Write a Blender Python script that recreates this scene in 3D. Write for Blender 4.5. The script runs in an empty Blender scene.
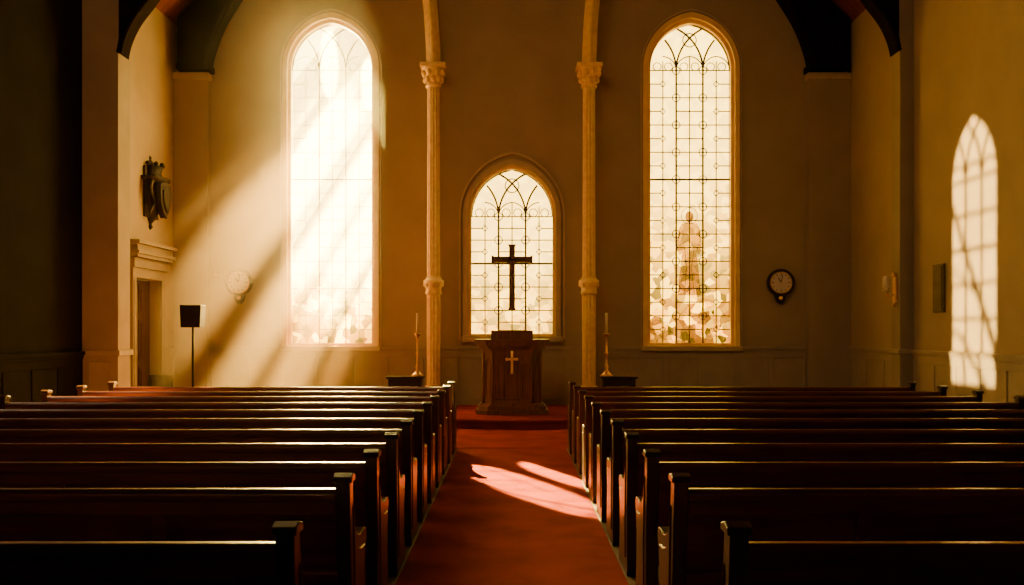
import bpy, bmesh, math, random
from mathutils import Vector, Matrix
random.seed(7)
scene = bpy.context.scene
COL = scene.collection

# ------------------------------------------------------------ materials
def new_mat(name):
    m = bpy.data.materials.new(name); m.use_nodes = True
    nt = m.node_tree
    for n in list(nt.nodes): nt.nodes.remove(n)
    out = nt.nodes.new('ShaderNodeOutputMaterial')
    return m, nt, out

def pmat(name, c1, c2=None, rough=0.6, scale=4.0, bump=0.0, metal=0.0, coat=0.0, stretch=(1,1,1), detail=6, spec=0.5, bscale=None):
    m, nt, out = new_mat(name)
    N = nt.nodes; L = nt.links
    b = N.new('ShaderNodeBsdfPrincipled')
    b.inputs['Roughness'].default_value = rough
    b.inputs['Metallic'].default_value = metal
    b.inputs['Coat Weight'].default_value = coat
    b.inputs['Coat Roughness'].default_value = 0.2
    b.inputs['Specular IOR Level'].default_value = spec
    tc = N.new('ShaderNodeTexCoord'); mp = N.new('ShaderNodeMapping')
    mp.inputs['Scale'].default_value = stretch
    L.new(tc.outputs['Object'], mp.inputs['Vector'])
    nz = N.new('ShaderNodeTexNoise'); nz.inputs['Scale'].default_value = scale; nz.inputs['Detail'].default_value = detail
    L.new(mp.outputs['Vector'], nz.inputs['Vector'])
    cr = N.new('ShaderNodeValToRGB')
    c2 = c2 or tuple(x*0.8 for x in c1)
    cr.color_ramp.elements[0].position = 0.3; cr.color_ramp.elements[0].color = (*c2, 1)
    cr.color_ramp.elements[1].position = 0.7; cr.color_ramp.elements[1].color = (*c1, 1)
    L.new(nz.outputs['Fac'], cr.inputs['Fac']); L.new(cr.outputs['Color'], b.inputs['Base Color'])
    if bump > 0:
        nb = N.new('ShaderNodeTexNoise'); nb.inputs['Scale'].default_value = bscale or scale*6; nb.inputs['Detail'].default_value = 4
        L.new(mp.outputs['Vector'], nb.inputs['Vector'])
        bp = N.new('ShaderNodeBump'); bp.inputs['Strength'].default_value = bump; bp.inputs['Distance'].default_value = 0.02
        L.new(nb.outputs['Fac'], bp.inputs['Height']); L.new(bp.outputs['Normal'], b.inputs['Normal'])
    L.new(b.outputs['BSDF'], out.inputs['Surface'])
    return m

M_plaster = pmat('plaster_warm', (0.40,0.30,0.175), (0.335,0.25,0.14), 0.85, 1.3, 0.15, bscale=14)
M_wallshade = pmat('painted_wall_shade', (0.012,0.009,0.006), (0.007,0.005,0.004), 0.9, 2.0, 0.1, spec=0.05)  # nave shade put into the colour of left wall, wainscot and rear wall
M_wains = pmat('wainscot_paint', (0.37,0.29,0.18), (0.31,0.24,0.15), 0.6, 3.0)
M_pier = pmat('pier_plaster', (0.32,0.25,0.16), (0.26,0.20,0.13), 0.8, 2.0, 0.1)
M_gold = pmat('gilded_cream_paint', (0.95,0.68,0.20), (0.80,0.52,0.12), 0.4, 9.0, 0.1)
M_frame = pmat('gold_sunglow_paint', (0.97,0.70,0.18), (0.86,0.56,0.11), 0.45, 5.0)  # sun glow on the window jambs put into the gold; pulpit cross shares it
M_mould = pmat('stone_moulding', (0.54,0.41,0.24), (0.46,0.34,0.19), 0.7, 5.0)
M_pew = pmat('mahogany_varnish', (0.17,0.038,0.008), (0.065,0.014,0.004), 0.30, 3.0, 0.05, coat=0.45, stretch=(0.6,6,6), detail=8)
M_pewend = pmat('dark_walnut_varnish', (0.045,0.014,0.006), (0.020,0.007,0.003), 0.34, 4.0, 0.04, coat=0.35, stretch=(5,5,0.7))
M_timber = pmat('dark_roof_timber', (0.014,0.007,0.003), (0.007,0.004,0.002), 0.9, 3.0, 0.2, stretch=(4,4,0.6), spec=0.05)
M_pulpit = pmat('pulpit_oak', (0.20,0.068,0.020), (0.09,0.030,0.009), 0.4, 4.0, 0.05, coat=0.3, stretch=(5,5,0.6))
M_door = pmat('door_oak', (0.09,0.04,0.018), (0.05,0.02,0.009), 0.45, 4.0, 0.05, stretch=(5,5,0.6))
M_carpet = pmat('red_carpet', (0.32,0.036,0.012), (0.20,0.020,0.007), 0.97, 2.2, 0.9, spec=0.03, bscale=120)
M_wfloor = pmat('floor_boards', (0.12,0.06,0.025), (0.07,0.034,0.014), 0.5, 3.0, 0.1, stretch=(6,0.6,1))
M_brass = pmat('brass', (0.85,0.55,0.15), (0.68,0.40,0.10), 0.3, 8.0, metal=1.0)
M_black = pmat('black_plastic', (0.010,0.010,0.010), None, 0.6, 5.0, spec=.2)
M_iron = pmat('iron_lead_came', (0.13,0.095,0.025), (0.09,0.065,0.018), 0.5, 8.0, metal=0.2)
M_white = pmat('clock_enamel', (0.75,0.66,0.48), (0.68,0.58,0.42), 0.35, 6.0)
M_candle = pmat('candle_wax', (0.85,0.75,0.5), None, 0.5, 6.0)
M_carved = pmat('carved_dark_wood', (0.035,0.019,0.010), (0.014,0.008,0.005), 0.5, 10.0, 0.5, spec=.3)
M_plaque = pmat('bronze_plaque', (0.12,0.085,0.05), (0.08,0.055,0.03), 0.5, 8.0, 0.1, metal=0.4)
M_cross = pmat('cross_walnut', (0.16,0.060,0.018), (0.08,0.028,0.008), 0.45, 6.0, stretch=(4,4,1))
M_grass = pmat('meadow', (0.55,0.48,0.10), (0.40,0.36,0.07), 0.9, 1.5)
M_leaf = pmat('autumn_foliage', (0.90,0.72,0.18), (0.62,0.52,0.10), 0.8, 2.5, 0.5)
M_bark = pmat('bark', (0.12,0.08,0.05), None, 0.9, 8.0, 0.5)
M_page = pmat('book_pages', (0.7,0.62,0.45), None, 0.7, 6.0)

def plank_mat():
    m, nt, out = new_mat('ceiling_planks'); N=nt.nodes; L=nt.links
    b = N.new('ShaderNodeBsdfPrincipled'); b.inputs['Roughness'].default_value=0.5
    tc=N.new('ShaderNodeTexCoord'); w=N.new('ShaderNodeTexWave'); w.bands_direction='Y'; w.wave_profile='SAW'
    w.inputs['Scale'].default_value=1.6; w.inputs['Distortion'].default_value=0.0
    L.new(tc.outputs['Object'], w.inputs['Vector'])
    cr=N.new('ShaderNodeValToRGB'); e=cr.color_ramp.elements
    e[0].position=0.0; e[0].color=(0.02,0.006,0.003,1); e[1].position=0.12; e[1].color=(0.22,0.052,0.018,1)
    n=e.new(0.95); n.color=(0.15,0.035,0.012,1)
    L.new(w.outputs['Fac'],cr.inputs['Fac']); L.new(cr.outputs['Color'],b.inputs['Base Color'])
    L.new(b.outputs['BSDF'],out.inputs['Surface']); return m
M_planks = plank_mat()

def glass_mat(name, zlo, zhi, base=(0.98,0.86,0.48), hi=0.92, lo=0.16):
    m, nt, out = new_mat(name); N=nt.nodes; L=nt.links
    tc=N.new('ShaderNodeTexCoord'); vo=N.new('ShaderNodeTexVoronoi'); vo.inputs['Scale'].default_value=6.5
    L.new(tc.outputs['Object'], vo.inputs['Vector'])
    sep=N.new('ShaderNodeSeparateColor'); L.new(vo.outputs['Color'], sep.inputs['Color'])
    cr=N.new('ShaderNodeValToRGB'); e=cr.color_ramp.elements; cr.color_ramp.interpolation='CONSTANT'
    e[0].position=0.0; e[0].color=(0.42,0.27,0.012,1); e[1].position=0.22; e[1].color=(0.23,0.19,0.02,1)
    for p,c in ((0.40,(0.85,0.62,0.09)),(0.6,(0.50,0.36,0.025)),(0.78,(0.92,0.78,0.25))):
        n=e.new(p); n.color=(*c,1)
    L.new(sep.outputs['Red'], cr.inputs['Fac'])
    sx=N.new('ShaderNodeSeparateXYZ'); L.new(tc.outputs['Object'], sx.inputs['Vector'])
    nz=N.new('ShaderNodeTexNoise'); nz.inputs['Scale'].default_value=1.4; L.new(tc.outputs['Object'], nz.inputs['Vector'])
    ad=N.new('ShaderNodeMath'); ad.operation='MULTIPLY_ADD'; ad.inputs[1].default_value=1.6; L.new(nz.outputs['Fac'],ad.inputs[0]); L.new(sx.outputs['Z'],ad.inputs[2])
    mr=N.new('ShaderNodeMapRange'); mr.inputs['From Min'].default_value=zlo+0.8; mr.inputs['From Max'].default_value=zhi+0.8
    mr.inputs['To Min'].default_value=hi; mr.inputs['To Max'].default_value=lo
    L.new(ad.outputs[0], mr.inputs['Value'])
    mx=N.new('ShaderNodeMix'); mx.data_type='RGBA'; mx.inputs['A'].default_value=(*base,1)
    L.new(mr.outputs['Result'], mx.inputs['Factor']); L.new(cr.outputs['Color'], mx.inputs['B'])
    tr=N.new('ShaderNodeBsdfTransparent'); L.new(mx.outputs['Result'], tr.inputs['Color'])
    tl=N.new('ShaderNodeBsdfTranslucent'); L.new(mx.outputs['Result'], tl.inputs['Color'])
    ms=N.new('ShaderNodeMixShader'); ms.inputs['Fac'].default_value=0.10
    L.new(tr.outputs[0],ms.inputs[1]); L.new(tl.outputs[0],ms.inputs[2]); L.new(ms.outputs[0],out.inputs['Surface'])
    return m
M_glass = glass_mat('stained_glass', 2.0, 4.8)
M_glass_mid = glass_mat('stained_glass_clear', 1.5, 3.2, base=(0.98,0.88,0.54), hi=0.7)
M_glass_hi = glass_mat('stained_glass_pale', 1.6, 3.0, base=(0.98,0.92,0.66), lo=.03)
def tint_glass(name,c):
    m, nt, out = new_mat(name); N=nt.nodes; L=nt.links
    tr=N.new('ShaderNodeBsdfTransparent'); 
    tc=N.new('ShaderNodeTexCoord'); nz=N.new('ShaderNodeTexNoise'); nz.inputs['Scale'].default_value=9
    L.new(tc.outputs['Object'],nz.inputs['Vector'])
    cr=N.new('ShaderNodeValToRGB'); cr.color_ramp.elements[0].color=(*[x*0.8 for x in c],1); cr.color_ramp.elements[1].color=(*c,1)
    L.new(nz.outputs['Fac'],cr.inputs['Fac']); L.new(cr.outputs['Color'],tr.inputs['Color'])
    L.new(tr.outputs[0],out.inputs['Surface']); return m
M_robe = tint_glass('robe_glass',(0.72,0.62,0.36))
M_skin = tint_glass('face_glass',(0.52,0.40,0.16))

# ------------------------------------------------------------ mesh builder
class MB:
    def __init__(s): s.v=[]; s.f=[]; s.m=[]; s.mats=[]; s.sm=[]
    def mi(s,mat):
        if mat not in s.mats: s.mats.append(mat)
        return s.mats.index(mat)
    def add(s, verts, faces, mat, smooth=False):
        o=len(s.v); s.v += [tuple(v) for v in verts]; k=s.mi(mat)
        for f in faces:
            s.f.append([i+o for i in f]); s.m.append(k); s.sm.append(smooth)
    def box(s,x0,x1,y0,y1,z0,z1,mat):
        v=[(x0,y0,z0),(x1,y0,z0),(x1,y1,z0),(x0,y1,z0),(x0,y0,z1),(x1,y0,z1),(x1,y1,z1),(x0,y1,z1)]
        s.add(v,[(0,3,2,1),(4,5,6,7),(0,1,5,4),(1,2,6,5),(2,3,7,6),(3,0,4,7)],mat)
    def prism(s,pts,plane,a0,a1,mat):
        n=len(pts)
        def P(p,a):
            return {'XZ':(p[0],a,p[1]),'YZ':(a,p[0],p[1]),'XY':(p[0],p[1],a)}[plane]
        v=[P(p,a0) for p in pts]+[P(p,a1) for p in pts]
        f=[list(range(n)),list(range(2*n-1,n-1,-1))]+[(i,i+n,(i+1)%n+n,(i+1)%n) for i in range(n)]
        s.add(v,f,mat)
    def lathe(s,prof,c,mat,n=24,sx=1,sy=1,flute=0,smooth=True):
        v=[];f=[]
        for (r,z) in prof:
            for i in range(n):
                a=2*math.pi*i/n
                rr=r*(1-flute*(i%2))
                v.append((c[0]+rr*math.cos(a)*sx,c[1]+rr*math.sin(a)*sy,c[2]+z))
        for j in range(len(prof)-1):
            for i in range(n):
                f.append((j*n+i,j*n+(i+1)%n,(j+1)*n+(i+1)%n,(j+1)*n+i))
        f.append(list(range(n-1,-1,-1))); k=(len(prof)-1)*n; f.append([k+i for i in range(n)])
        s.add(v,f,mat,smooth)
    def tube(s,pts,r,mat,n=6,smooth=True):
        rs = r if isinstance(r,(list,tuple)) else [r]*len(pts)
        P=[Vector(p) for p in pts]
        rings=[]
        for i,p in enumerate(P):
            d=(P[min(i+1,len(P)-1)]-P[max(i-1,0)])
            if d.length<1e-9: d=Vector((0,0,1))
            d.normalize()
            up=Vector((0,1,0)) if abs(d.y)<0.9 else Vector((0,0,1))
            a=d.cross(up).normalized(); b=d.cross(a)
            rings.append([p+(a*math.cos(2*math.pi*(k+.5)/n)+b*math.sin(2*math.pi*(k+.5)/n))*rs[i] for k in range(n)])
        v=[q for R in rings for q in R]; f=[]
        for j in range(len(P)-1):
            for i in range(n): f.append((j*n+i,j*n+(i+1)%n,(j+1)*n+(i+1)%n,(j+1)*n+i))
        f.append(list(range(n))); k=(len(P)-1)*n; f.append([k+i for i in range(n-1,-1,-1)])
        s.add(v,f,mat,smooth)
    def ball(s,c,r,mat,sx=1,sy=1,sz=1,n=12):
        prof=[(max(r*math.sin(math.pi*j/8),1e-4),-r*math.cos(math.pi*j/8)*sz) for j in range(9)]
        s.lathe(prof,c,mat,n,sx,sy)
    def make(s,name,parent=None,bevel=0,loc=None,rot=None):
        me=bpy.data.meshes.new(name); me.from_pydata(s.v,[],s.f)
        for m in s.mats: me.materials.append(m)
        me.polygons.foreach_set('material_index',s.m); me.polygons.foreach_set('use_smooth',s.sm)
        bm=bmesh.new(); bm.from_mesh(me); bmesh.ops.recalc_face_normals(bm,faces=bm.faces); bm.to_mesh(me); bm.free()
        o=bpy.data.objects.new(name,me); COL.objects.link(o)
        if loc: o.location=loc
        if rot: o.rotation_euler=rot
        if parent: o.parent=parent
        if bevel:
            b=o.modifiers.new('bevel','BEVEL'); b.width=bevel; b.segments=2; b.limit_method='ANGLE'; b.angle_limit=math.radians(40)
        return o

def holed(name, loops, plane, a0, a1, mat, parent=None):
    """extruded 2D shape, later loops are holes"""
    cu=bpy.data.curves.new(name,'CURVE'); cu.dimensions='2D'; cu.fill_mode='BOTH'; cu.extrude=(a1-a0)/2
    for lp in loops:
        sp=cu.splines.new('POLY'); sp.points.add(len(lp)-1)
        for i,p in enumerate(lp): sp.points[i].co=(p[0],p[1],0,1)
        sp.use_cyclic_u=True
    tmp=bpy.data.objects.new('tmp',cu); COL.objects.link(tmp)
    dg=bpy.context.evaluated_depsgraph_get(); dg.update()
    me=bpy.data.meshes.new_from_object(tmp.evaluated_get(dg)); bpy.data.objects.remove(tmp)
    mid=(a0+a1)/2
    for v in me.vertices:
        x,y,z=v.co
        v.co = (x,mid+z,y) if plane=='XZ' else (mid+z,x,y)
    bm=bmesh.new(); bm.from_mesh(me); bmesh.ops.remove_doubles(bm,verts=bm.verts,dist=1e-5)
    bmesh.ops.recalc_face_normals(bm,faces=bm.faces); bm.to_mesh(me); bm.free()
    me.materials.clear(); me.materials.append(mat); me.name=name
    for p in me.polygons: p.use_smooth=False
    o=bpy.data.objects.new(name,me); COL.objects.link(o)
    if parent: o.parent=parent
    return o

def arch(cx,w,z0,zs,zt,n=14):
    r=zt-zs; R=(w*w+r*r)/(2*w)
    pts=[(cx-w,z0),(cx+w,z0)]
    c=cx+w-R; a1=math.atan2(r,cx-c)
    for i in range(n+1):
        a=a1*i/n; pts.append((c+R*math.cos(a),zs+R*math.sin(a)))
    c=cx-w+R
    for i in range(n-1,-1,-1):
        a=a1*i/n; pts.append((c-R*math.cos(a),zs+R*math.sin(a)))
    return pts
def inside(x,z,cx,w,z0,zs,zt):
    if z<z0 or abs(x-cx)>w: return False
    if z<=zs: return True
    r=zt-zs; R=(w*w+r*r)/(2*w)
    return math.hypot(x-(cx+w-R),z-zs)<=R+1e-6 and math.hypot(x-(cx-w+R),z-zs)<=R+1e-6

def empty(name):
    e=bpy.data.objects.new(name,None); COL.objects.link(e); e.empty_display_size=0.2; return e

# ------------------------------------------------------------ room shell
YB=18.5; XW=6.9; EAVE=7.95; YR=-2.5
WINS=[(-3.72,0.83,1.43,7.08,8.03),(0.0,0.84,1.62,4.05,5.02),(3.68,0.83,1.43,7.08,8.03)]
gable=[(-7.25,-0.1),(7.25,-0.1),(7.25,7.7),(0,14.95),(-7.25,7.7)]
holes=[arch(cx,w+0.07,z0-0.06,zs,zt+0.08) for (cx,w,z0,zs,zt) in WINS]
holed('wall_back',[gable]+holes,'XZ',YB,YB+0.4,M_plaster)
mb=MB(); mb.prism(gable,'XZ',YR-0.2,YR,M_wallshade); mb.make('wall_rear')
mb=MB(); mb.box(XW,XW+0.35,YR,YB,-0.1,8.1,M_plaster); mb.make('wall_right')
SW=(8.95,0.70,3.35,6.5,7.5)
near=[(YR,-0.1),(14.5,-0.1),(14.5,8.1),(YR,8.1)]
holed('wall_left',[near,arch(*SW)],'YZ',-XW-0.35,-XW,M_wallshade)
mb=MB()
mb.box(-XW-0.35,-XW,14.5,16.42,-0.1,8.1,M_plaster); mb.box(-XW-0.35,-XW,17.6,YB,-0.1,8.1,M_plaster); mb.box(-XW-0.35,-XW,16.42,17.6,2.66,8.1,M_plaster)
mb.make('wall_left_chancel')
mb=MB(); mb.box(-XW-0.35,XW+0.35,YR,YB+0.3,-0.12,0.0,M_wfloor); mb.make('floor')
mb=MB(); mb.box(-0.775,0.775,YR+0.05,12.85,0.0,0.012,M_carpet); mb.make('aisle_carpet')
mb=MB(); mb.box(-3.1,3.1,12.9,YB-0.1,0.0,0.012,M_carpet); mb.make('chancel_carpet')
# ceiling
mb=MB()
for s in (-1,1):
    mb.prism([(s*7.3,7.55),(0,14.85),(0,15.1),(s*7.3,7.8)],'XZ',YR-0.2,YB+0.4,M_planks)
mb.make('ceiling')
mb=MB()
for s in (-1,1):
    for y in [YR+0.6+i*1.45 for i in range(14)]:
        mb.prism([(s*6.88,7.85),(s*6.88,7.97),(0,14.8),(0,14.62)],'XZ',y,y+0.1,M_timber)
mb.make('trim_rafters')

# side piers + pilasters
def pier(x0,x1,y0,y1,zt,mat):
    b=MB(); b.box(x0,x1,y0,y1,0,zt,mat)
    return b
b=pier(-XW,-6.32,14.44,14.9,7.95,M_pier); b.box(-XW,-6.28,14.40,14.94,1.29,1.37,M_wains); b.box(-XW,-6.29,14.41,14.93,0.0,0.2,M_wains)
b.box(-6.78,-6.44,14.415,14.44,0.3,1.18,M_wains); b.make('trim_pier_left',bevel=0.006)
b=pier(6.66,XW,15.45,15.8,7.95,M_pier); b.box(6.62,XW,15.41,15.84,1.29,1.37,M_wains); b.box(6.63,XW,15.42,15.83,0,0.2,M_wains); b.make('trim_pier_right',bevel=0.006)
b=pier(-XW,-6.2,18.32,YB,6.94,M_plaster); b.box(-XW,-6.17,18.28,YB,6.80,6.94,M_mould); b.make('trim_pilaster_left',bevel=0.008)
b=pier(6.05,XW,18.32,YB,6.94,M_plaster); b.box(6.02,XW,18.28,YB,6.80,6.94,M_mould); b.make('trim_pilaster_right',bevel=0.008)

# roof trusses (dark timber arch braces)
def roofz(x): return 7.9+(6.9-abs(x))
def smooth_curve(P,n=8):
    out=[]
    P=[P[0]]+P+[P[-1]]
    for i in range(1,len(P)-2):
        p0,p1,p2,p3=[Vector(q) for q in P[i-1:i+3]]
        for k in range(n):
            t=k/n
            q=0.5*((2*p1)+(-p0+p2)*t+(2*p0-5*p1+4*p2-p3)*t*t+(-p0+3*p1-3*p2+p3)*t**3)
            out.append(tuple(q))
    out.append(tuple(P[-2])); return out
b=MB()
for s in (-1,1):
    k = 0 if s<0 else 0.1
    inner=smooth_curve([(6.14-k,6.94),(6.08-k,7.3),(5.85-k,7.9),(5.42-k,8.6),(4.6,9.8),(3.0,11.6),(0.0,13.4)])
    poly=[(s*x,z) for x,z in inner]+[(0,14.75),(s*6.74,roofz(6.74)-.08),(s*6.74,6.94)]
    b.prism(poly,'XZ',18.1,18.45,M_timber)
    edge=[(s*(x+0.06),18.08,z+0.02) for x,z in inner]
    b.tube(edge,0.05,M_timber,8)
b.box(-6.74,-6.10,18.06,18.47,6.94,7.06,M_timber); b.box(5.98,6.74,18.06,18.47,6.94,7.06,M_timber)
b.make('trim_truss_chancel')
for s,xi,y0,dz,nm in ((-1,6.32,14.44,0,'trim_truss_nave_left'),(1,6.66,15.45,0.35,'trim_truss_nave_right')):
    b=MB()
    inner=smooth_curve([(xi,6.15+dz),(xi-.06,6.4+dz),(xi-.2,6.7+dz),(xi-.46,7.05+dz),(xi-1.1,7.9+dz),(xi-2.4,9.5+dz),(2.0,11.6),(0,12.6)])
    poly=[(s*x,z) for x,z in inner]+[(0,14.7),(s*xi,roofz(xi)-.1)]
    b.prism(poly,'XZ',y0+.03,y0+.4,M_timber)
    b.tube([(s*(x),y0+.03,z) for x,z in inner],0.05,M_timber,8)
    b.make(nm)

# ------------------------------------------------------------ wainscot
def wains_x(name,x0,x1,yf,step=0.72):
    b=MB()
    b.box(x0,x1,yf-0.02,yf,0,1.33,M_wains)
    b.box(x0,x1,yf-0.085,yf,1.30,1.36,M_wains); b.box(x0,x1,yf-0.06,yf,1.25,1.30,M_wains)
    b.box(x0,x1,yf-0.05,yf,0,0.2,M_wains); b.box(x0,x1,yf-0.045,yf,1.13,1.25,M_wains); b.box(x0,x1,yf-0.045,yf,0.2,0.3,M_wains)
    n=max(1,round((x1-x0)/step)); st=(x1-x0)/n
    for i in range(n+1):
        x=x0+i*st; b.box(max(x0,x-0.05),min(x1,x+0.05),yf-0.045,yf,0.3,1.13,M_wains)
    b.make(name,bevel=0.005)
wains_x('trim_wainscot_back',-6.18,6.03,YB)
def wains_y(b,y0,y1,xw,s,step=0.72,mat=None):
    mat=mat or M_wains
    def bx(d,ya,yb,za,zb): b.box(min(xw,xw-s*d),max(xw,xw-s*d),ya,yb,za,zb,mat)
    bx(.02,y0,y1,0,1.33); bx(.075,y0,y1,1.30,1.36); bx(.05,y0,y1,1.25,1.30); bx(.05,y0,y1,0,.2); bx(.035,y0,y1,1.13,1.25); bx(.035,y0,y1,.2,.3)
    n=max(1,round((y1-y0)/step)); st=(y1-y0)/n
    for i in range(n+1):
        y=y0+i*st; bx(.035,max(y0,y-.05),min(y1,y+.05),.3,1.13)
b=MB(); wains_y(b,YR,15.41,XW,1); wains_y(b,15.84,18.3,XW,1); b.make('trim_wainscot_right',bevel=0.005)
b=MB(); wains_y(b,YR,14.4,-XW,-1,mat=M_wallshade); wains_y(b,14.94,16.2,-XW,-1); wains_y(b,17.8,18.3,-XW,-1); b.make('trim_wainscot_left',bevel=0.005)

# ------------------------------------------------------------ windows
def tracery(b,cx,w,z0,zs,zt,y,row,rm,rt,conv=None,plain=False):
    conv = conv or (lambda x,z:(x,y,z))
    def line(pts,r): 
        if len(pts)>1: b.tube([conv(*p) for p in pts],r,M_iron,5,False)
    m=w/3
    for k in (-1,1): line([(cx+k*m,z0),(cx+k*m,zs)],rm)
    nrow=int((zs-z0)/row); st=(zs-z0)/nrow
    if not plain:
        for k in (-2,0,2): line([(cx+k*m,z0),(cx+k*m,zs+(zt-zs)*(0.3 if k==0 else .2))],rt)
    for i in range(1,nrow+1):
        z=z0+i*st; line([(cx-w,z),(cx+w,z)], rm if i==nrow//2+1 else rt)
        if plain: continue
        for k in (-1,1):
            x=cx+k*m; rr=m*.30
            line([(x+rr*math.cos(t*math.pi/4+math.pi/8),z+rr*math.sin(t*math.pi/4+math.pi/8)) for t in range(9)],rt*.85)
        zz=z-st/2
        for (xa,xb) in ((cx-w,cx-2*m-.05*w),(cx+2*m+.05*w,cx+w)): line([(xa,zz),(xb,zz)],rt)
        line([(cx-m,zz),(cx+m,zz)],rt)
        for k in (-2,2):
            x=cx+k*m; d=m*.2
            line([(x-d,zz),(x,zz+d*1.3),(x+d,zz),(x,zz-d*1.3),(x-d,zz)],rt*.85)
    r=zt-zs; R=(w*w+r*r)/(2*w)
    for xm in (-w,-m,m,w):
        for s in (-1,1):
            for RR,rad in ((R,rm),(m*1.05,rt)):
                if (xm*s)>=w-1e-6: continue
                c=cx+xm+s*RR; pts=[]
                for i in range(25):
                    a=math.pi/2*i/24*(1.0 if RR==R else 0.98)
                    x=c-s*RR*math.cos(a); z=zs+RR*math.sin(a)
                    if inside(x,z,cx,w,z0,zs,zt): pts.append((x,z))
                    else: break
                line(pts,rad)
    rr=w*0.17; zc=zs+r*0.66
    if not plain:
        line([(cx+rr*math.cos(t*math.pi/8),zc+rr*math.sin(t*math.pi/8)) for t in range(17)],rt)
        for s in (-1,0,1):
            for q in (-1,1):
                xc=cx+s*2*m+q*m*.42; zc2=zs+m*.28
                pts=[(xc+m*.3*math.cos(t*math.pi/6),zc2+m*.3*math.sin(t*math.pi/6)) for t in range(13)]
                line([p for p in pts if inside(p[0],p[1],cx,w,z0,zs,zt)],rt*.8)

for i,(cx,w,z0,zs,zt) in enumerate(WINS):
    e=empty('window_%d'%(i+1))
    thin = (i==0)
    o=holed('frame',[arch(cx,w+0.07,z0-0.06,zs,zt+0.08),arch(cx,w,z0,zs,zt)],'XZ',18.54,18.74,M_frame,e)
    o=holed('surround',[arch(cx,w+0.16,z0-0.12,zs,zt+0.19),arch(cx,w+0.065,z0-0.055,zs,zt+0.075)],'XZ',18.44,18.53,M_frame if i!=1 else M_mould,e)
    if i==1: holed('hood_mould',[arch(cx,w+0.25,z0-0.12,zs,zt+0.34),arch(cx,w+0.21,z0-0.10,zs,zt+0.29)],'XZ',18.45,18.52,M_mould,e)
    else: holed('hood_mould',[arch(cx,w+0.21,z0-0.12,zs,zt+0.27),arch(cx,w+0.18,z0-0.10,zs,zt+0.22)],'XZ',18.46,18.52,M_mould,e)
    sb=MB(); sb.box(cx-w-0.2,cx+w+0.2,18.36,18.62,z0-0.16,z0-0.06,M_mould); sb.make('sill',e,bevel=0.01)
    b=MB(); tracery(b,cx,w,z0,zs,zt,18.66,0.55 if i!=1 else 0.42, 0.012 if thin else 0.022, 0.006 if thin else 0.0125); b.make('leading',e)
    g=MB(); g.prism(arch(cx,w+0.01,z0-.01,zs,zt+.01),'XZ',18.69,18.695,(M_glass_hi,M_glass_mid,M_glass)[i]); g.make('glazing',e)
    if i==2:
        f=MB(); fx=cx
        body=[(.24,2.42),(.2,2.9),(.15,3.3),(.2,3.25),(.25,3.35),(.25,3.55),(.22,3.8),(.15,3.9),(.06,3.94)]
        f.prism([(fx-x,z) for x,z in body]+[(fx+x,z) for x,z in reversed(body)],'XZ',18.675,18.68,M_robe)
        f.prism([(fx+.085*math.cos(t*math.pi/8),4.05+.115*math.sin(t*math.pi/8)) for t in range(16)],'XZ',18.675,18.68,M_skin)
        f.tube([(fx+.17*math.cos(t*math.pi/8),18.67,4.07+.17*math.sin(t*math.pi/8)) for t in range(17)],0.006,M_iron,5)
        f.tube([(fx-.22,18.67,3.45),(fx-.04,18.67,3.55),(fx+.22,18.67,3.45)],0.005,M_iron,5)
        f.tube([(fx-.1,18.67,3.4),(fx-.06,18.67,3.0),(fx-.1,18.67,2.45)],0.005,M_iron,5); f.tube([(fx+.1,18.67,3.4),(fx+.04,18.67,3.0),(fx+.1,18.67,2.45)],0.005,M_iron,5)
        f.make('saint_figure',e)
# side window (left wall)
e=empty('window_4'); cy,w,z0,zs,zt=SW
holed('frame',[arch(cy,w,z0,zs,zt),arch(cy,w-0.05,z0+0.05,zs,zt-0.06)],'YZ',-7.15,-7.0,M_frame,e)
b=MB(); tracery(b,cy,w,z0,zs,zt,0,0.52,0.034,0.027,conv=lambda y,z:(-7.08,y,z),plain=True)
b.make('leading',e)

# ------------------------------------------------------------ chancel columns + ribs
def column(cx):
    b=MB(); y=17.9; zb=0.172
    b.box(cx-.24,cx+.24,y-.24,y+.24,zb,zb+.22,M_gold)
    b.lathe([(.23,.2),(.24,.26),(.2,.3),(.17,.33),(.2,.37),(.16,.42)],(cx,y,zb),M_gold)
    b.lathe([(.135,.55),(.135,2.45)],(cx,y,0),M_gold,24,flute=0.14,smooth=False)
    b.lathe([(.15,2.40),(.17,2.44),(.15,2.48),(.16,2.54),(.20,2.62),(.205,2.68),(.16,2.71),(.14,2.76)],(cx,y,0),M_gold)
    b.lathe([(.130,2.74),(.122,6.55)],(cx,y,0),M_gold,24,flute=0.14,smooth=False)
    b.lathe([(.14,6.50),(.165,6.54),(.14,6.58),(.145,6.66),(.18,6.80),(.23,6.88),(.23,6.90)],(cx,y,0),M_gold)
    b.box(cx-.25,cx+.25,y-.25,y+.25,6.89,6.96,M_gold)
    for t in range(8):
        a=t*math.pi/4
        for rr,zz in ((.16,6.66),(.2,6.79)):
            aa=a+(0.39 if zz>6.7 else 0)
            b.ball((cx+rr*math.cos(aa),y+rr*math.sin(aa),zz),.05,M_gold,sz=1.3,n=8)
        b.ball((cx+.17*math.cos(a),y+.17*math.sin(a),2.6),.038,M_gold,sz=1.3,n=8)
    s=1 if cx>0 else -1
    path=smooth_curve([(cx,6.95),(cx+s*.02,7.5),(cx+s*.07,8.2),(cx+s*.22,9.2),(cx+s*.6,10.5),(cx+s*1.25,11.75)],6)
    b.tube([(x,y,z) for x,z in path],.15,M_gold,8,False)
    b.tube([(x,y-.13,z) for x,z in path],.05,M_gold,8,False)
    b.make('chancel_column')
column(-1.56); column(1.53)

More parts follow.
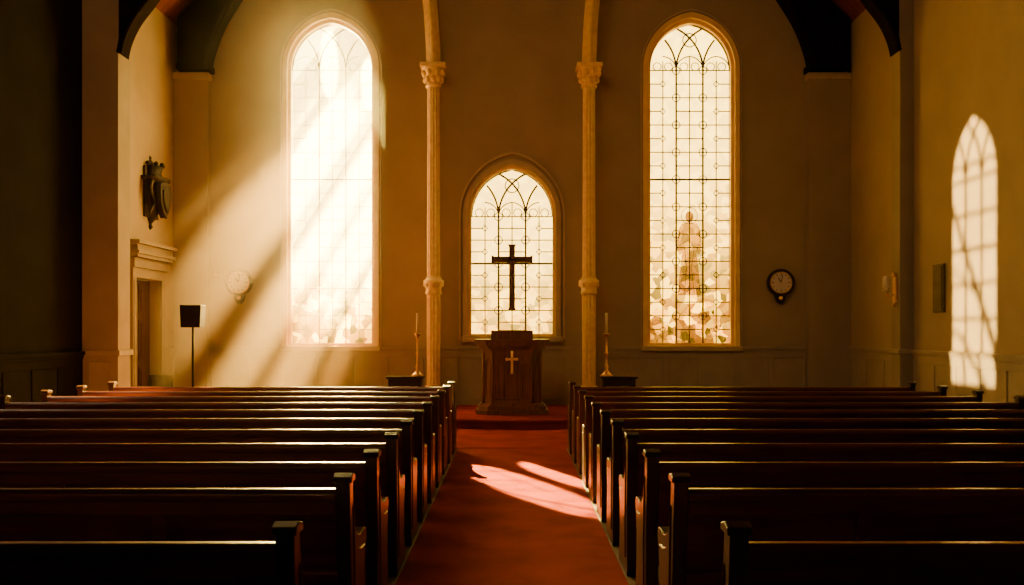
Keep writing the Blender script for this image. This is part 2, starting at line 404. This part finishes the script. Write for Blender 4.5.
# ------------------------------------------------------------ dais
b=MB()
pts=[(3.0*math.cos(math.pi+math.pi*i/40),YB-.1+3.1*math.sin(math.pi+math.pi*i/40)) for i in range(41)]
b.prism(pts,'XY',0.013,0.125,M_carpet)
pts2=[(x*1.01,YB-.1+(y-YB+.1)*1.012) for x,y in pts]
b.prism(pts2,'XY',0.12,0.17,M_carpet)
b.make('dais',bevel=0.01)

# ------------------------------------------------------------ pulpit
b=MB(); py=16.6
def octo(hw,dp,cut): return [(-hw,py+dp),(-hw,py-dp+cut*.8),(-hw+cut,py-dp),(hw-cut,py-dp),(hw,py-dp+cut*.8),(hw,py+dp)]
z=.171
for hw,dp,cut,h in ((.66,.43,.2,.08),(.62,.40,.19,.07),(.58,.37,.18,.04)):
    b.prism(octo(hw,dp,cut),'XY',z,z+h,M_pulpit); z+=h
b.prism(octo(.52,.33,.17),'XY',z,1.38,M_pulpit)
for hw,dp,cut,z0_,z1_ in ((.55,.35,.17,1.30,1.36),(.60,.39,.18,1.36,1.41),(.66,.43,.19,1.41,1.49),(.68,.45,.19,1.49,1.53)):
    b.prism(octo(hw,dp,cut),'XY',z0_,z1_,M_pulpit)
yf=py-.33
for cx,hw in ((0,.14),(-.245,.06),(.245,.06)):
    a=arch(cx,hw,.46,1.02,1.02+hw*1.15,8)
    b.tube([(x,yf-.005,zz) for x,zz in a]+[(a[0][0],yf-.005,a[0][1])],.016,M_pulpit,6)
for x in (-.335,-.17,.17,.335): b.box(x-.016,x+.016,yf-.02,yf,.37,1.3,M_pulpit)
b.box(-.35,.35,yf-.022,yf,1.23,1.3,M_pulpit); b.box(-.35,.35,yf-.022,yf,.36,.43,M_pulpit)
for s in (-1,1):
    b.tube([(s*.35,yf,.37),(s*.35,yf,1.3)],.028,M_pulpit,8); b.tube([(s*.52,py-.33+.136,.37),(s*.52,py-.33+.136,1.3)],.028,M_pulpit,8)
    b.tube([(s*.39,yf+.02,.5),(s*.39,yf+.02,1.1),(s*.435,yf+.06,1.2),(s*.48,yf+.095,1.1),(s*.48,yf+.095,.5),(s*.39,yf+.02,.5)],.012,M_pulpit,6)
v=[(-.36,py-.3,1.53),(.36,py-.3,1.53),(.36,py+.25,1.53),(-.36,py+.25,1.53),(-.36,py-.3,1.67),(.36,py-.3,1.67),(.36,py+.25,1.56),(-.36,py+.25,1.56)]
b.add(v,[(0,3,2,1),(4,5,6,7),(0,1,5,4),(1,2,6,5),(2,3,7,6),(3,0,4,7)],M_pulpit)
b.box(-.38,.38,py-.33,py-.29,1.53,1.69,M_pulpit)
v=[(-.26,py-.24,1.655),(.26,py-.24,1.655),(.26,py+.12,1.58),(-.26,py+.12,1.58),(-.26,py-.24,1.70),(.26,py-.24,1.70),(.26,py+.12,1.625),(-.26,py+.12,1.625)]
b.add(v,[(0,3,2,1),(4,5,6,7),(0,1,5,4),(1,2,6,5),(2,3,7,6),(3,0,4,7)],M_page)
b.box(-.022,.022,yf-.045,yf-.02,.93,1.30,M_frame); b.box(-.09,.09,yf-.045,yf-.02,1.15,1.19,M_frame)
for p in ((0,1.30),(0,.93),(-.09,1.17),(.09,1.17)): b.ball((p[0],yf-.032,p[1]),.028,M_frame,n=10)
b.make('pulpit',bevel=0.005)

# ------------------------------------------------------------ crucifix fixed to window mullion
b=MB(); yc=18.40
b.box(-.06,.06,yc-.03,yc+.03,2.13,3.42,M_cross); b.box(-.40,.40,yc-.03,yc+.03,3.08,3.20,M_cross)
for s in (-1,1): b.prism([(s*.36,3.07),(s*.42,3.04),(s*.42,3.23),(s*.36,3.20)],'XZ',yc-.035,yc+.035,M_cross)
b.prism([(-.05,3.38),(.05,3.38),(.085,3.45),(-.085,3.45)],'XZ',yc-.035,yc+.035,M_cross)
b.prism([(-.085,2.10),(.085,2.10),(.055,2.17),(-.055,2.17)],'XZ',yc-.035,yc+.035,M_cross)
b.tube([(0,yc-.06,3.11),(.01,yc-.075,2.98),(0,yc-.06,2.84)],[.05,.055,.038],M_cross,8)
b.tube([(0,yc-.06,2.84),(.015,yc-.085,2.66),(0,yc-.05,2.46)],[.045,.032,.018],M_cross,8)
for s in (-1,1): b.tube([(0,yc-.06,3.07),(s*.16,yc-.05,3.11),(s*.31,yc-.04,3.15)],[.028,.02,.014],M_cross,8)
b.ball((.02,yc-.08,3.18),.042,M_cross,sz=1.2,n=10)
for zz in (2.45,3.3): b.tube([(0,yc+.02,zz),(0,18.66,zz)],.012,M_iron,6)
b.make('crucifix')

# ------------------------------------------------------------ candlesticks, side tables
def table(cx,y=16.75,hw=.34):
    b=MB(); z0_=.171
    b.box(cx-hw,cx+hw,y-.2,y+.2,.80,.84,M_carved); b.box(cx-hw+.04,cx+hw-.04,y-.17,y+.17,.66,.80,M_carved)
    for sx in (-1,1):
        for sy in (-1,1):
            b.lathe([(.03,0),(.022,.1),(.035,.3),(.022,.42),(.03,.5)],(cx+sx*(hw-.07),y+sy*.14,z0_),M_carved,10)
    b.box(cx-hw+.06,cx+hw-.06,y-.14,y+.14,.27,.29,M_carved)
    b.make('side_table',bevel=.004)
table(-1.98); table(1.98)
def candlestick(cx,y=16.75):
    b=MB()
    b.lathe([(.11,0),(.115,.02),(.07,.05),(.04,.09),(.025,.14),(.04,.18),(.02,.22),(.018,.40),(.035,.43),(.018,.46),(.016,.70),(.03,.74),(.065,.78),(.065,.79),(.02,.80),(.02,.84)],(cx,y,.841),M_brass,16)
    b.lathe([(.022,.80),(.021,1.17),(.004,1.18)],(cx,y,.84),M_candle,12)
    b.tube([(cx,y,2.02),(cx,y,2.05)],.004,M_black,5)
    b.make('candlestick')
candlestick(-1.76); candlestick(1.76)

# ------------------------------------------------------------ clocks
def clock(cx,zc):
    b=MB(); y=YB
    def disc(r,y0,y1,mat,n=40,zc_=None):
        zz=zc_ or zc
        b.prism([(cx+r*math.cos(2*math.pi*t/n),zz+r*math.sin(2*math.pi*t/n)) for t in range(n)],'XZ',y0,y1,mat)
    disc(.27,y-.10,y,M_carved)
    b.tube([(cx+.25*math.cos(t*math.pi/20),y-.10,zc+.25*math.sin(t*math.pi/20)) for t in range(41)],.032,M_carved,8)
    b.tube([(cx+.215*math.cos(t*math.pi/20),y-.115,zc+.215*math.sin(t*math.pi/20)) for t in range(41)],.012,M_brass,8)
    disc(.21,y-.115,y-.10,M_white)
    for t in range(12):
        a=t*math.pi/6; r0=.155 if t%3 else .14
        b.tube([(cx+r0*math.cos(a),y-.118,zc+r0*math.sin(a)),(cx+.19*math.cos(a),y-.118,zc+.19*math.sin(a))],.006,M_black,5)
    b.tube([(cx,y-.122,zc),(cx-.06,y-.122,zc+.09)],.008,M_black,5); b.tube([(cx,y-.125,zc),(cx+.03,y-.125,zc+.16)],.006,M_black,5)
    b.ball((cx,y-.125,zc),.015,M_brass,n=8)
    b.prism([(cx-.13,zc-.24),(cx+.13,zc-.24),(cx+.08,zc-.38),(cx+.03,zc-.43),(cx-.03,zc-.43),(cx-.08,zc-.38)],'XZ',y-.08,y,M_carved)
    disc(.04,y-.09,y-.07,M_brass,16,zc-.31)
    b.make('wall_clock')
clock(-5.59,2.67); clock(5.50,2.67)

# ------------------------------------------------------------ carved wall cartouche on left wall
b=MB(); c=(-6.9,17.15,4.28)
b.lathe([(.02,-.67),(.07,-.62),(.04,-.56),(.10,-.50),(.16,-.40),(.22,-.28),(.28,-.12),(.32,.04),(.33,.14),(.30,.20),(.44,.25),(.46,.30),(.30,.33)],c,M_carved,24,sx=.8,sy=.95)
sh=[(-.27,.18),(0,.24),(.27,.18),(.29,0),(.24,-.2),(.12,-.36),(0,-.45),(-.12,-.36),(-.24,-.2),(-.29,0)]
b.prism([(c[1]+p[0]*.9,c[2]+p[1]) for p in sh],'YZ',c[0]+.2,c[0]+.31,M_carved)
b.prism([(c[1]+p[0]*.62,c[2]-.05+p[1]*.65) for p in sh],'YZ',c[0]+.31,c[0]+.34,M_carved)
b.lathe([(.26,.31),(.28,.36),(.25,.40),(.30,.52),(.24,.50),(.20,.44)],c,M_carved,20,sx=.8,sy=.9)
for t in range(5):
    a=-1.3+t*.65; b.ball((c[0]+.23*math.cos(a),c[1]+.26*math.sin(a),c[2]+.56),.045,M_carved,n=8)
b.lathe([(.16,.42),(.15,.52),(.08,.62),(.03,.66),(.045,.70),(.01,.74)],c,M_carved,16,sx=.8)
for s in (-1,1):
    b.tube([(c[0]+.16,c[1]+s*(.30+.09*math.sin(t*.55)),c[2]+.22-t*.045) for t in range(15)],[.05-.002*t for t in range(15)],M_carved,8)
b.box(c[0],c[0]+.04,c[1]-.32,c[1]+.32,c[2]-.45,c[2]+.5,M_carved)
b.make('carved_wall_cartouche')

# ------------------------------------------------------------ door
e=empty('door_1')
b=MB(); b.box(-7.14,-7.08,16.43,17.59,0.01,2.65,M_door)
for (ya,yb) in ((16.5,16.97),(17.05,17.52)):
    for (za,zb) in ((.2,1.0),(1.1,1.9),(2.0,2.55)):
        b.box(-7.08,-7.065,ya,yb,za,zb,M_door); b.box(-7.068,-7.05,ya+.07,yb-.07,za+.07,zb-.07,M_door)
b.ball((-7.03,16.55,1.05),.035,M_brass); b.make('leaf',e,bevel=.004)
b=MB()
b.box(-6.90,-6.84,16.24,16.42,0,2.66,M_pier); b.box(-6.90,-6.84,17.6,17.78,0,2.66,M_pier); b.box(-6.90,-6.84,16.24,17.78,2.66,2.84,M_pier)
b.box(-6.9,-6.80,16.22,17.80,2.84,3.02,M_pier); b.box(-6.9,-6.72,16.16,17.86,3.02,3.08,M_pier); b.box(-6.9,-6.68,16.12,17.90,3.08,3.14,M_pier)
b.box(-6.9,-6.74,16.2,17.84,3.14,3.26,M_pier); b.box(-6.9,-6.66,16.1,17.92,3.26,3.33,M_pier)
b.box(-6.84,-6.825,16.27,16.39,.2,2.6,M_pier)
b.make('casing',e,bevel=.006)

b=MB(); b.tube([(-6.03,18.5,2.86),(-6.03,18.36,2.86)],.018,M_brass,8); b.ball((-6.03,18.34,2.86),.05,M_brass); b.lathe([(.05,0),(.05,.02)],(-6.03,18.49,2.85),M_brass,12); b.make('brass_wall_hook')

# ------------------------------------------------------------ loudspeaker on stand
b=MB(); sx,sy=-5.0,14.1
b.prism([(sx-.15,1.74),(sx+.15,1.74),(sx+.165,2.09),(sx-.165,2.09)],'XZ',sy-.12,sy+.12,M_black)
for zz,r in ((1.84,.075),(2.0,.04)):
    b.prism([(sx+r*math.cos(t*math.pi/10),zz+r*math.sin(t*math.pi/10)) for t in range(20)],'XZ',sy-.13,sy-.12,M_black)
b.tube([(sx,sy,.4),(sx,sy,1.78)],.018,M_black,8)
for t in range(3):
    a=t*2.094+.5; b.tube([(sx,sy,.62),(sx+.36*math.cos(a),sy+.36*math.sin(a),.015)],.013,M_black,6)
b.make('loudspeaker_on_stand',bevel=.005)

b=MB(); cx_,cy_=-6.4,16.2
b.box(cx_-.22,cx_+.22,cy_-.22,cy_+.22,.42,.46,M_carved)
for ax in (-1,1):
    b.box(cx_+ax*.2-.02,cx_+ax*.2+.02,cy_-.22,cy_-.18,0.0,.42,M_carved); b.box(cx_+ax*.2-.02,cx_+ax*.2+.02,cy_+.18,cy_+.22,0.0,.88,M_carved)
b.box(cx_-.2,cx_+.2,cy_+.19,cy_+.21,.6,.88,M_carved); b.make('side_chair',bevel=.004)

# ------------------------------------------------------------ right side : sconce + plaque
b=MB(); x=6.66; y=15.62; zc=2.40
b.box(x-.03,x,y-.07,y+.07,zc-.22,zc+.22,M_brass)
b.tube([(x-.02,y,zc-.08),(x-.12,y,zc-.16),(x-.17,y,zc-.04)],.018,M_brass,8)
b.lathe([(.02,-.05),(.055,-.02),(.065,.0),(.03,.01),(.06,.05),(.055,.20),(.03,.24)],(x-.17,y,zc),M_white,16)
b.ball((x-.03,y,zc+.26),.045,M_brass); b.ball((x-.03,y,zc-.26),.035,M_brass)
b.make('wall_sconce',bevel=.003)
b=MB(); b.box(6.86,6.9,14.32,14.68,1.98,2.76,M_plaque); b.box(6.845,6.86,14.36,14.64,2.02,2.72,M_plaque)
for j in range(6): b.box(6.84,6.846,14.40,14.60,2.12+j*.09,2.13+j*.09,M_plaque)
b.make('wall_plaque',bevel=.004)

# ------------------------------------------------------------ pews
def build_pew(sgn):
    b=MB(); xi,xo=.79,5.5
    def X(a,c): return (min(sgn*a,sgn*c),max(sgn*a,sgn*c))
    prof=[(.02,0),(.0,.06),(.02,.45),(-.035,.90),(-.04,.955),(-.02,.985),(.03,.985),(.055,.95)]
    prof+=smooth_curve([(.06,.90),(.09,.76),(.17,.67),(.28,.635)],5)
    prof+=[(.40,.645),(.455,.635),(.475,.60),(.46,.56),(.43,.53),(.41,.44),(.43,.2),(.47,.06),(.47,0)]
    inn=[(.07,.12),(.075,.45),(.04,.84),(.075,.72),(.15,.6),(.27,.565),(.39,.56),(.36,.44),(.37,.2),(.4,.12)]
    for a in (xi,xo-.07):
        x0,x1=X(a,a+.07); b.prism(prof,'YZ',x0,x1,M_pewend)
        x0,x1=X(a-.008,a+.078); b.prism(inn,'YZ',x0,x1,M_pewend)
        x0,x1=X(a-.012,a+.082); b.prism([(-.05,.955),(.065,.955),(.06,.985),(.0,1.0),(-.045,.985)],'YZ',x0,x1,M_pewend)
    x0,x1=X(xi+.07,xo-.07)
    b.prism([(.0,.86),(.025,.86),(.075,.44),(.05,.44)],'YZ',x0,x1,M_pew)
    b.prism([(-.03,.86),(.045,.86),(.04,.905),(.02,.922),(-.02,.922),(-.035,.90)],'YZ',x0,x1,M_pew)
    b.prism([(-.012,.79),(.03,.79),(.02,.86),(-.018,.86)],'YZ',x0,x1,M_pew)
    b.prism([(.03,.40),(.085,.40),(.08,.50),(.022,.50)],'YZ',x0,x1,M_pew)
    n=5
    for i in range(1,n):
        xx=xi+(xo-xi)*i/n; a,c=X(xx-.04,xx+.04); b.prism([(-.012,.8),(.01,.8),(.06,.44),(.025,.44)],'YZ',a,c,M_pew)
    b.prism([(.06,.41),(.46,.425),(.475,.44),(.46,.455),(.06,.44)],'YZ',x0,x1,M_pew)
    b.prism([(.38,.34),(.41,.34),(.41,.42),(.38,.42)],'YZ',x0,x1,M_pew)
    for i in (1,2):
        xx=xi+(xo-xi)*i/3; a,c=X(xx-.02,xx+.02); b.prism([(.06,0),(.42,0),(.40,.42),(.08,.42)],'YZ',a,c,M_pew)
    b.prism([(.06,.06),(.085,.06),(.085,.2),(.06,.2)],'YZ',x0,x1,M_pew)
    return b
ds=[3.3,4.42,5.3,6.18,7.05,7.93,8.8,9.67,10.55,11.42,12.3]
meshes={}
for sgn in (-1,1):
    for d in ds:
        if sgn not in meshes:
            o=build_pew(sgn).make('pew',bevel=0.006); meshes[sgn]=o.data
        else:
            o=bpy.data.objects.new('pew',meshes[sgn]); COL.objects.link(o)
            bv=o.modifiers.new('bevel','BEVEL'); bv.width=.006; bv.segments=2; bv.limit_method='ANGLE'; bv.angle_limit=math.radians(40)
        o.location=(0,d,0.0)

# ------------------------------------------------------------ outside
b=MB(); b.box(-40,40,18.95,70,-.3,-.12,M_grass); b.make('meadow_ground')
def shrub(x,y,s,h):
    bm=bmesh.new()
    for k in range(16):
        mt=Matrix.Translation((x+random.uniform(-1,1)*s,y+random.uniform(-.6,.6)*s,-.1+random.uniform(.1,1)*h))@Matrix.Diagonal((1,1,.8,1))
        r=bmesh.ops.create_icosphere(bm,subdivisions=2,radius=random.uniform(.25,.5)*s*.8,matrix=mt)
        for v in r['verts']: v.co+=Vector((random.uniform(-1,1),random.uniform(-1,1),random.uniform(-1,1)))*.07*s
    me=bpy.data.meshes.new('shrub'); bm.to_mesh(me); bm.free(); me.materials.append(M_leaf)
    o=bpy.data.objects.new('shrub',me); COL.objects.link(o)
for x,y,s,h in ((-8.5,30,1.5,1.6),(1.3,28,1.2,0.7),(3.9,25,1.5,2.2),(6.3,26,1.6,2.4),(8.2,25,1.4,1.6)): shrub(x,y,s,h)
b=MB()
tx,ty=-12,6.3
b.tube([(tx,ty,-.1),(tx+.1,ty+.1,3.5),(tx,ty+.3,6.5)],[.2,.15,.08],M_bark,8)
b.tube([(tx+.05,ty+.1,4.2),(tx+.1,ty+1.4,6.4),(tx,ty+2.6,8.8)],[.08,.055,.03],M_bark,6)
b.tube([(tx,ty+1.0,5.7),(tx,ty+1.9,6.2),(tx,ty+3.0,6.3)],[.05,.035,.02],M_bark,6)
b.tube([(tx,ty+.2,3.8),(tx,ty+1.4,5.0),(tx,ty+2.8,5.6)],[.05,.04,.02],M_bark,6)
b.make('bare_tree')
b=MB()
def lp(u,v,t): return (-3.72+u+.23*t, 18.7+t, v+.81*t)
T=5.0
for (v0,sl,r) in ((1.45,1.85,.05),(2.55,1.78,.08),(3.6,1.66,.06),(4.6,1.55,.13),(5.9,1.42,.09),(7.35,1.3,.5)):
    ub=(-4.15-v0)/sl
    b.tube([lp(u,v0+sl*u,T) for u in (ub,-1.4,0,1.25)],[r*1.3,r*1.05,r,r*.7],M_bark,8)
b.make('shaft_blocker_stems')  # unseen stems added outside to split the sun shaft and block its top

# ------------------------------------------------------------ haze
m, nt, out = new_mat('sunlit_dust_haze')
vs=nt.nodes.new('ShaderNodeVolumeScatter'); vs.inputs['Density'].default_value=0.018; vs.inputs['Anisotropy'].default_value=0.45
vs.inputs['Color'].default_value=(1,.86,.56,1)
nt.links.new(vs.outputs[0],out.inputs['Volume'])
b=MB(); b.box(-6.15,-2.45,14.3,18.34,0.2,7.4,m); b.make('dust_haze')

# ------------------------------------------------------------ lights
def aim(o,t):
    d=Vector(t)-o.location; o.rotation_euler=d.to_track_quat('-Z','Y').to_euler()
def light(name,kind,loc,target,energy,color,**kw):
    l=bpy.data.lights.new(name,kind); l.energy=energy; l.color=color
    for k,v in kw.items(): setattr(l,k,v)
    o=bpy.data.objects.new(name,l); COL.objects.link(o); o.location=loc; aim(o,target); return o
light('sky_glare','AREA',(-3.76,20.2,5.25),(-1.0,2,3.0),1800,(1,.78,.40),shape='ELLIPSE',size=3.2,size_y=6.4,spread=math.radians(50))
wc=Vector((-3.72,18.6,4.1)); sd=Vector((.23,1,.81))
o=light('sun_shaft','SPOT',wc+sd*15,wc,3500000,(1,.60,.20),spot_size=math.radians(13.2),spot_blend=.3,shadow_soft_size=.20)
o.scale=(.5,1,1)
for tgt,sz,sc in (((.08,9.8,0),5.4,.28),((.66,10.35,0),3.8,.32)):
    tgt=Vector(tgt); dirv=Vector((-3.75,8.6,7.0))
    o=light('sun_aisle','SPOT',tgt+dirv*2.1,tgt,1500000,(1,.88,.34),spot_size=math.radians(sz),spot_blend=.15,shadow_soft_size=.05)
    o.scale=(sc,1,1)
s=light('sun_low','SUN',(-20,2,12),(-20+13.8,2+4.45,12-2.5),32,(1,.68,.22)); s.data.angle=math.radians(.5)
light('nave_fill','AREA',(-2.5,7.0,8.5),(3.4,18,2.2),175,(1,.62,.27),shape='RECTANGLE',size=4,size_y=4)  # unseen fill lamp added to lift the back wall

w=bpy.data.worlds.new('World'); scene.world=w; w.use_nodes=True
nt=w.node_tree; bg=nt.nodes['Background']
tc=nt.nodes.new('ShaderNodeTexCoord'); sx_=nt.nodes.new('ShaderNodeSeparateXYZ'); nt.links.new(tc.outputs['Generated'],sx_.inputs[0])
cr=nt.nodes.new('ShaderNodeValToRGB'); cr.color_ramp.elements[0].position=0.0; cr.color_ramp.elements[0].color=(1,.68,.22,1)
cr.color_ramp.elements[1].position=.35; cr.color_ramp.elements[1].color=(1,.86,.52,1)
nt.links.new(sx_.outputs['Z'],cr.inputs['Fac']); nt.links.new(cr.outputs['Color'],bg.inputs['Color'])
bg.inputs['Strength'].default_value=9.0

# ------------------------------------------------------------ camera
cam=bpy.data.cameras.new('camera'); co=bpy.data.objects.new('camera',cam); COL.objects.link(co)
co.location=(0,0,1.7); co.rotation_euler=(math.radians(90),0,0)
cam.sensor_width=36; cam.lens=900/1024*36; cam.shift_y=(330-292.5)/1024; cam.clip_end=200
scene.camera=co
